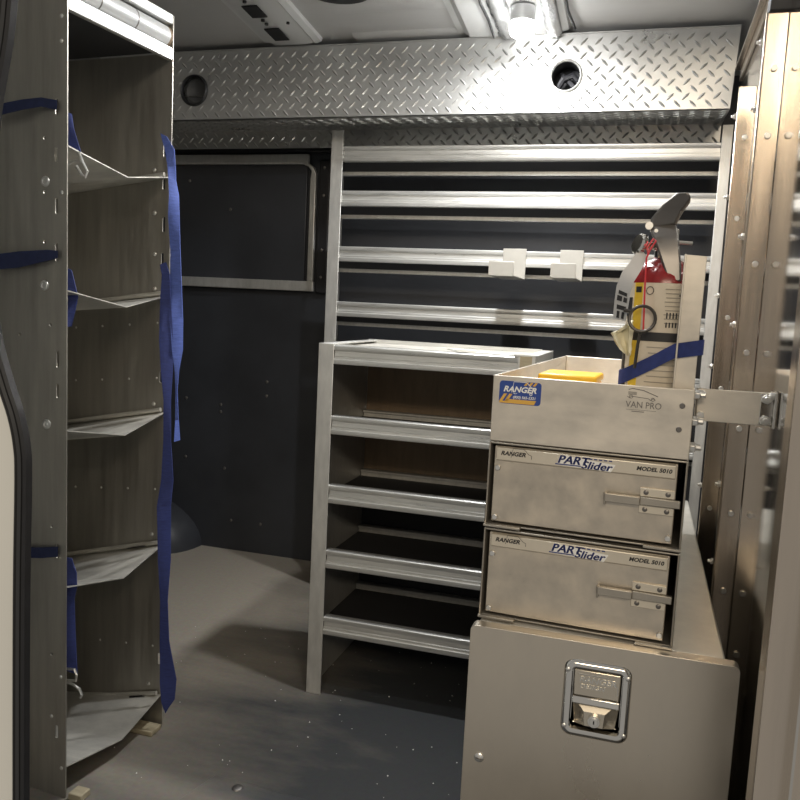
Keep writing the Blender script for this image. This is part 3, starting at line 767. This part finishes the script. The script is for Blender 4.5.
# little strut seen between strap and bulkhead
b = B(); b.box(.10, .172, YT - .012, YT - .0005, .79, .815); b.cyl((.155, YT - .012, .803), (.155, YT - .022, .803), .010, 10)
obj('strut_bracket', b, 'post', tall, .001)

# ---------------------------------------------------------------- rack at the left
O = Vector((-1.028, 1.269, 0)); U = Vector((.0652, .99787, 0)); Wd = Vector((-.99787, .0652, 0)); SP = .3066
t = thing('storage_rack', 'dark stained sheet metal rack with sloping shelves at the left', 'rack', tuple(O))
def lc(u, w, z): return tuple(U * u + Wd * w + Vector((0, 0, z)))
# sheet maps (x=w, y=z) onto planes of constant u
def UP(u): return Matrix(((Wd.x, 0, -U.x, U.x * u), (Wd.y, 0, -U.y, U.y * u), (0, 1, 0, 0), (0, 0, 0, 1)))
def slot(w, z0, z1): return rrect(w - .0035, w + .0035, z0, z1, .0034)
D = .40
slA = [(.024, 1.318, 1.347), (.025, 1.235, 1.262), (.024, 1.141, 1.170), (.024, 1.055, 1.088), (.021, .857, .889), (.021, .800, .827), (.021, .488, .517), (.0225, .121, .148)]
hoA = [(.052, 1.181), (.052, 1.09), (.052, 1.278), (.038, .937), (.113, .915), (.035, .55), (.035, .292), (.035, .164), (.010, .061), (.047, .748), (.013, 1.489), (.013, 1.446), (.012, .25), (.012, 1.18)]
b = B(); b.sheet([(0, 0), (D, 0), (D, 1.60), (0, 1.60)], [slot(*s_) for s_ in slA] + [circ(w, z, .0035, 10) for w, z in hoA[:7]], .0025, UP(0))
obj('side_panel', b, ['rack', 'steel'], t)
b = B()
for w, z in hoA[7:]: dome(b, lc(-.0013, w, z), tuple(-U), .004, .5)
for w, z in ((.050, 1.20), (.052, 1.01), (.047, .748)): b.lathe([(.010, 0), (.009, .002), (.006, .0025), (.005, .001), (.001, .001)], lc(-.0013, w, z), tuple(-U), 16)
each('rivet', b, 'steel', t)
slB = [(.018, 1.231, 1.254), (.0165, 1.140, 1.173), (.019, 1.060, 1.095), (.018, .808, .834), (.0115, .150, .178), (.016, .52, .545), (.017, 1.30, 1.335)]
hoB = [(.041, 1.181), (.039, 1.092), (.038, 1.016), (.036, .759), (.036, .458), (.039, .098), (.043, 1.273)]
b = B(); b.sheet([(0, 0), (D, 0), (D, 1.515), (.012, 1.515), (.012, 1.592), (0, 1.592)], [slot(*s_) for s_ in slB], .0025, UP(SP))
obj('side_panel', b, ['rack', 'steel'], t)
b = B()
for w, z in hoB: dome(b, lc(SP - .0013, w, z), tuple(-U), .005, .6)
for z in (.941, .818, .564, .192):
    for k in range(5): dome(b, lc(SP - .0013, .029 + .0755 * k, z - .0075 * k), tuple(-U), .0028, .6)
each('rivet', b, 'steel', t)
obj('back_panel', B().sheet([(0, 0), (SP - .003, 0), (SP - .003, 1.50), (0, 1.50)], (), .002, Matrix(((U.x, 0, -Wd.x, Wd.x * (D - .002) + U.x * .0015), (U.y, 0, -Wd.y, Wd.y * (D - .002) + U.y * .0015), (0, 1, 0, 0), (0, 0, 0, 1)))), 'rack', t)
# sloping shelves with a dipped front edge
for zf, zm, zb_, tilt in ((1.264, 1.235, 1.258, .12), (1.003, .976, 1.003, .14), (.740, .711, .745, .20), (.434, .404, .441, .26), (.066, .041, .080, .25)):
    e = .002; uA, uB = .0018, SP - .0018
    top = [lc(uA, 0, zf), lc(.163, -.002, zm), lc(uB, .002, zb_), lc(uB, D - .01, zb_ - tilt * D), lc(.163, D - .01, zm - tilt * D + .02), lc(uA, D - .01, zf - tilt * D)]
    top[3] = lc(uB, D - .01, max(zb_ - tilt * D, .004)); top[4] = lc(.163, D - .01, max(zm - tilt * D + .02, .004)); top[5] = lc(uA, D - .01, max(zf - tilt * D, .004))
    bot = [(x, y, z - e) for x, y, z in top]
    b = B(); b.add(top + bot, [(0, 1, 4, 5), (1, 2, 3, 4), (11, 10, 7, 6), (10, 9, 8, 7), (0, 6, 7, 1), (1, 7, 8, 2), (2, 8, 9, 3), (3, 9, 10, 4), (4, 10, 11, 5), (5, 11, 6, 0)])
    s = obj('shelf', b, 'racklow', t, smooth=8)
    b = B()                                         # folded seam along the far panel, with stamped slots
    b.tube([lc(uB - .006, .012 + .33 * k / 6, max(zb_ - tilt * (.012 + .33 * k / 6), .004) + .006) for k in range(7)], .005, 8)
    obj('shelf_fold', b, 'racklow', s)
    if zf < .5:
        b = B()
        z1 = zb_ - tilt * .06
        b.add([lc(uB - .016, .035, zb_ - tilt * .035 + .0025), lc(uB - .008, .055, zb_ - tilt * .055 + .0035), lc(uB - .012, .10, zb_ - tilt * .10 + .003), lc(uB - .022, .08, zb_ - tilt * .08 + .0025)], [(0, 1, 2, 3)])
        obj('shelf_slot', b, 'void', s)
# bin shelf on top, with its front rail
b = B()
for u0, z0, z1 in ((0, 1.5005, 1.527), (0, 1.573, 1.594)):
    b.loft([[lc(u, w, z) for w, z in ((0, z0), (0, z1), (.012, z1), (.012, z0))] for u in (.002, SP - .002)])
rl = obj('top_rail', b, 'rail', t, .002)
b = B(); b.loft([[lc(u, w, z) for w, z in ((.012, 1.518), (.012, 1.521), (D, 1.521), (D, 1.518))] for u in (.003, SP - .003)]); obj('top_shelf', b, 'mat', t)
# tube lying behind the rail
tb = thing('grey_tube', 'grey tube lying in the top rail of the left rack', 'tube', tuple(O))
b = B(); b.cyl(lc(.006, .020, 1.549), lc(SP - .012, .020, 1.549), .0225, 28); obj('tube_body', b, 'pvc', tb)
b = B()
for u in (.085, .190): b.cyl(lc(u, .020, 1.549), lc(u + .003, .020, 1.549), .0229, 28)
each('tube_seam', b, 'dsteel', tb)
b = B(); b.cyl(lc(SP - .012, .020, 1.549), lc(SP - .004, .020, 1.549), .0225, 28); obj('tube_cap', b, 'hard', tb)
tb.location = tuple(O); 
b = B(); c = O + U * (SP + .006)
b.box(-.06, .0, -.01, .03, 0, .012)
o = tag(obj('foot_block', b, 'wood', None, .002), 'metal L foot at the far panel of the left rack', 'block'); o.location = (c.x + .004, c.y - .046, 0)  # plain block standing in for the metal L foot, in the wood material
b = B(); b.box(0, .03, -.02, .01, 0, .014)
o = tag(obj('foot_block', b, 'wood', None, .002), 'pale wood block under the near foot of the left rack', 'block'); o.location = (-1.02, 1.285, 0)

# straps on the rack
def hang(name, label, prs, y0, mk, wob=.0, tvec=(0, .0018, 0), parent=None):
    n = len(prs); out = []
    for i, (a, c) in enumerate(prs):
        dy = wob * math.sin(i * 1.3)
        out.append(((a[0], y0 - .004 + dy, a[1]), (c[0], y0 + .004 - dy, c[1])))
    b = B(); b.ribbon(out, tvec); return b
S1 = [([-1.023, 1.346], [-1.013, 1.341]), ([-1.015, 1.312], [-0.99, 1.312]), ([-1.007, 1.281], [-0.988, 1.281]), ([-0.999, 1.249], [-0.991, 1.249]), ([-0.996, 1.218], [-0.984, 1.218]), ([-1.002, 1.175], [-0.978, 1.18]), ([-0.998, 1.101], [-0.971, 1.102]), ([-0.994, 1.015], [-0.968, 1.016]), ([-0.988, 0.95], [-0.968, 0.951]), ([-0.983, 0.885], [-0.967, 0.886]), ([-0.98, 0.841], [-0.971, 0.841]), ([-0.979, 0.797], [-0.972, 0.797]), ([-0.975, 0.73], [-0.971, 0.73]), ([-0.973, 0.683], [-0.97, 0.684])]
tag(obj('webbing_strap', hang('', '', S1, 1.558, 'blue', .006), 'blue', smooth=60), 'bright blue strap hanging twisted from the far edge of the left rack', 'strap')
S2 = [([-1.011, 1.068], [-1.001, 1.074]), ([-1.008, 1.046], [-0.989, 1.047]), ([-1.01, 0.992], [-0.987, 0.993]), ([-1.008, 0.905], [-0.982, 0.907]), ([-1.002, 0.84], [-0.982, 0.841]), ([-0.997, 0.774], [-0.983, 0.775]), ([-0.998, 0.685], [-0.979, 0.686]), ([-1.0, 0.594], [-0.973, 0.597]), ([-1.007, 0.536], [-0.981, 0.539]), ([-1.002, 0.41], [-0.979, 0.413]), ([-0.998, 0.317], [-0.982, 0.319]), ([-0.999, 0.222], [-0.975, 0.226]), ([-0.995, 0.175], [-0.967, 0.18]), ([-0.992, 0.128], [-0.959, 0.134]), ([-0.988, 0.08], [-0.962, 0.086]), ([-0.98, 0.053], [-0.975, 0.064])]
tag(obj('webbing_strap', hang('', '', S2, 1.545, 'navy', .004), 'navy', smooth=60), 'long navy strap hanging down the far edge of the left rack to the floor', 'strap')
def strapA(prs, y0, label, hk=None):
    tt = thing('webbing_strap', label, 'strap', (0, 0, 0))
    obj('strap_band', hang('', '', prs, y0, 'navy', .003), 'navy', tt, smooth=60)
    if hk:
        b = B()
        for q in hk: b.tube(q, .0028, 8)
        each('strap_hook', b, 'steel', tt)
    return tt
strapA([([-1.053, 1.33], [-1.048, 1.328]), ([-1.052, 1.298], [-1.041, 1.301]), ([-1.05, 1.271], [-1.026, 1.258])], 1.30, 'short strap with wire hook inside the top bay of the left rack',
       [[(-1.050, 1.298, 1.268), (-1.026, 1.298, 1.256), (-1.018, 1.297, 1.24), (-1.006, 1.296, 1.222), (-1.010, 1.295, 1.212), (-1.018, 1.295, 1.216), (-1.030, 1.296, 1.232)], [(-1.05, 1.296, 1.235), (-1.032, 1.296, 1.242), (-1.020, 1.296, 1.240)]])
strapA([([-1.052, 1.045], [-1.047, 1.041]), ([-1.052, 1.003], [-1.033, 1.002]), ([-1.049, 0.985], [-1.031, 0.991]), ([-1.051, 0.956], [-1.04, 0.966]), ([-1.052, 0.933], [-1.049, 0.934])], 1.30, 'short blue strap folded over the second shelf of the left rack')
strapA([([-1.053, 0.482], [-1.045, 0.479]), ([-1.052, 0.445], [-1.031, 0.452]), ([-1.051, 0.415], [-1.031, 0.422]), ([-1.05, 0.394], [-1.04, 0.396]), ([-1.051, 0.312], [-1.037, 0.314]), ([-1.054, 0.249], [-1.03, 0.242])], 1.30, 'blue strap with wire hook inside the bottom bays of the left rack',
       [[(-1.060, 1.297, .252), (-1.030, 1.296, .256), (-1.025, 1.295, .246), (-1.027, 1.296, .233), (-1.056, 1.297, .228)], [(-1.056, 1.296, .226), (-1.034, 1.296, .224), (-1.018, 1.295, .218), (-1.012, 1.295, .206), (-1.016, 1.295, .200)]])
def strapF(prs, label):
    b = B(); b.ribbon(prs, (0, -.0018, 0)); return tag(obj('webbing_strap', b, 'strapdark', smooth=60), label, 'strap')
strapF([((-1.046, 1.264, 1.342), (-1.046, 1.264, 1.325)), ((-1.075, 1.258, 1.346), (-1.075, 1.258, 1.330)), ((-1.109, 1.252, 1.342), (-1.11, 1.252, 1.324)), ((-1.157, 1.25, 1.335), (-1.157, 1.25, 1.315)), ((-1.201, 1.25, 1.329), (-1.201, 1.25, 1.309))], 'navy strap passing through the uppermost slot of the left rack')
strapF([((-1.044, 1.264, 1.074), (-1.044, 1.264, 1.061)), ((-1.063, 1.26, 1.075), (-1.063, 1.26, 1.055)), ((-1.122, 1.254, 1.07), (-1.123, 1.254, 1.04)), ((-1.204, 1.25, 1.059), (-1.204, 1.25, 1.031))], 'navy strap through the slot level with the second shelf of the left rack')
strapF([((-1.043, 1.264, .514), (-1.043, 1.264, .494)), ((-1.080, 1.262, .508), (-1.080, 1.262, .487)), ((-1.150, 1.266, .500), (-1.150, 1.266, .478))], 'navy strap through the lowest slot of the left rack, beside the seal')

# crumbs and swarf on the floor
b = B()
for _ in range(90):
    x = random.uniform(-1.25, -.25); y = random.uniform(1.35, 2.2); s_ = random.uniform(.0008, .0022)
    b.add([(x - s_, y, .0006), (x, y - s_, .0006), (x + s_, y, .0006), (x, y, .0006 + s_)], [(0, 1, 3), (1, 2, 3), (2, 0, 3), (2, 1, 0)])
o = tag(obj('floor_debris', b, 'stickwhite'), 'tiny pale crumbs and swarf scattered over the floor', 'debris'); o['kind'] = 'stuff'

# ---------------------------------------------------------------- lights
def light(name, kind, loc, energy, col, **kw):
    l = bpy.data.lights.new(name, kind); l.energy = energy; l.color = col
    for k, v in kw.items(): setattr(l, k, v)
    o = bpy.data.objects.new(name, l); COL.objects.link(o); o.location = loc; return o
for q, en in ((LP, 9.), (LQ, 8.), (LR, 1.)):
    light('lamp_light', 'AREA', (q[0], q[1], LZ_(q) - .072), en, (.98, .99, 1), shape='DISK', size=.06)
o = light('workshop_light', 'AREA', (.7, -2.6, 2.7), 56, (1, .84, .63), shape='RECTANGLE', size=2.4, size_y=.6)
o.rotation_euler = (Vector((-.1, 1.6, .7)) - o.location).to_track_quat('-Z', 'Y').to_euler()
w = bpy.data.worlds.new('workshop'); SC.world = w; w.use_nodes = True
bg = w.node_tree.nodes['Background']; bg.inputs[0].default_value = (1, .96, .90, 1); bg.inputs[1].default_value = .22

# ---------------------------------------------------------------- camera
cam = bpy.data.cameras.new('camera'); co = bpy.data.objects.new('camera', cam); COL.objects.link(co)
cam.sensor_width = 36; cam.sensor_fit = 'HORIZONTAL'; cam.lens = 809.56 / 800 * 36; cam.clip_start = .05
yaw, pit, rol = R(-16.493), R(6.465), R(-2.8188)
f = Vector((math.sin(yaw) * math.cos(pit), math.cos(yaw) * math.cos(pit), -math.sin(pit)))
r0 = Vector((math.cos(yaw), -math.sin(yaw), 0)); d0 = f.cross(r0)
rt = r0 * math.cos(rol) + d0 * math.sin(rol); dn = -r0 * math.sin(rol) + d0 * math.cos(rol)
mw = Matrix((rt, -dn, -f)).transposed().to_4x4(); mw.translation = (0, 0, 1.0)
co.matrix_world = mw
SC.camera = co
SC.view_settings.view_transform = 'Standard'; SC.view_settings.look = 'None'; SC.view_settings.gamma = 1; SC.view_settings.use_curve_mapping = False
SC.view_settings.exposure = .42
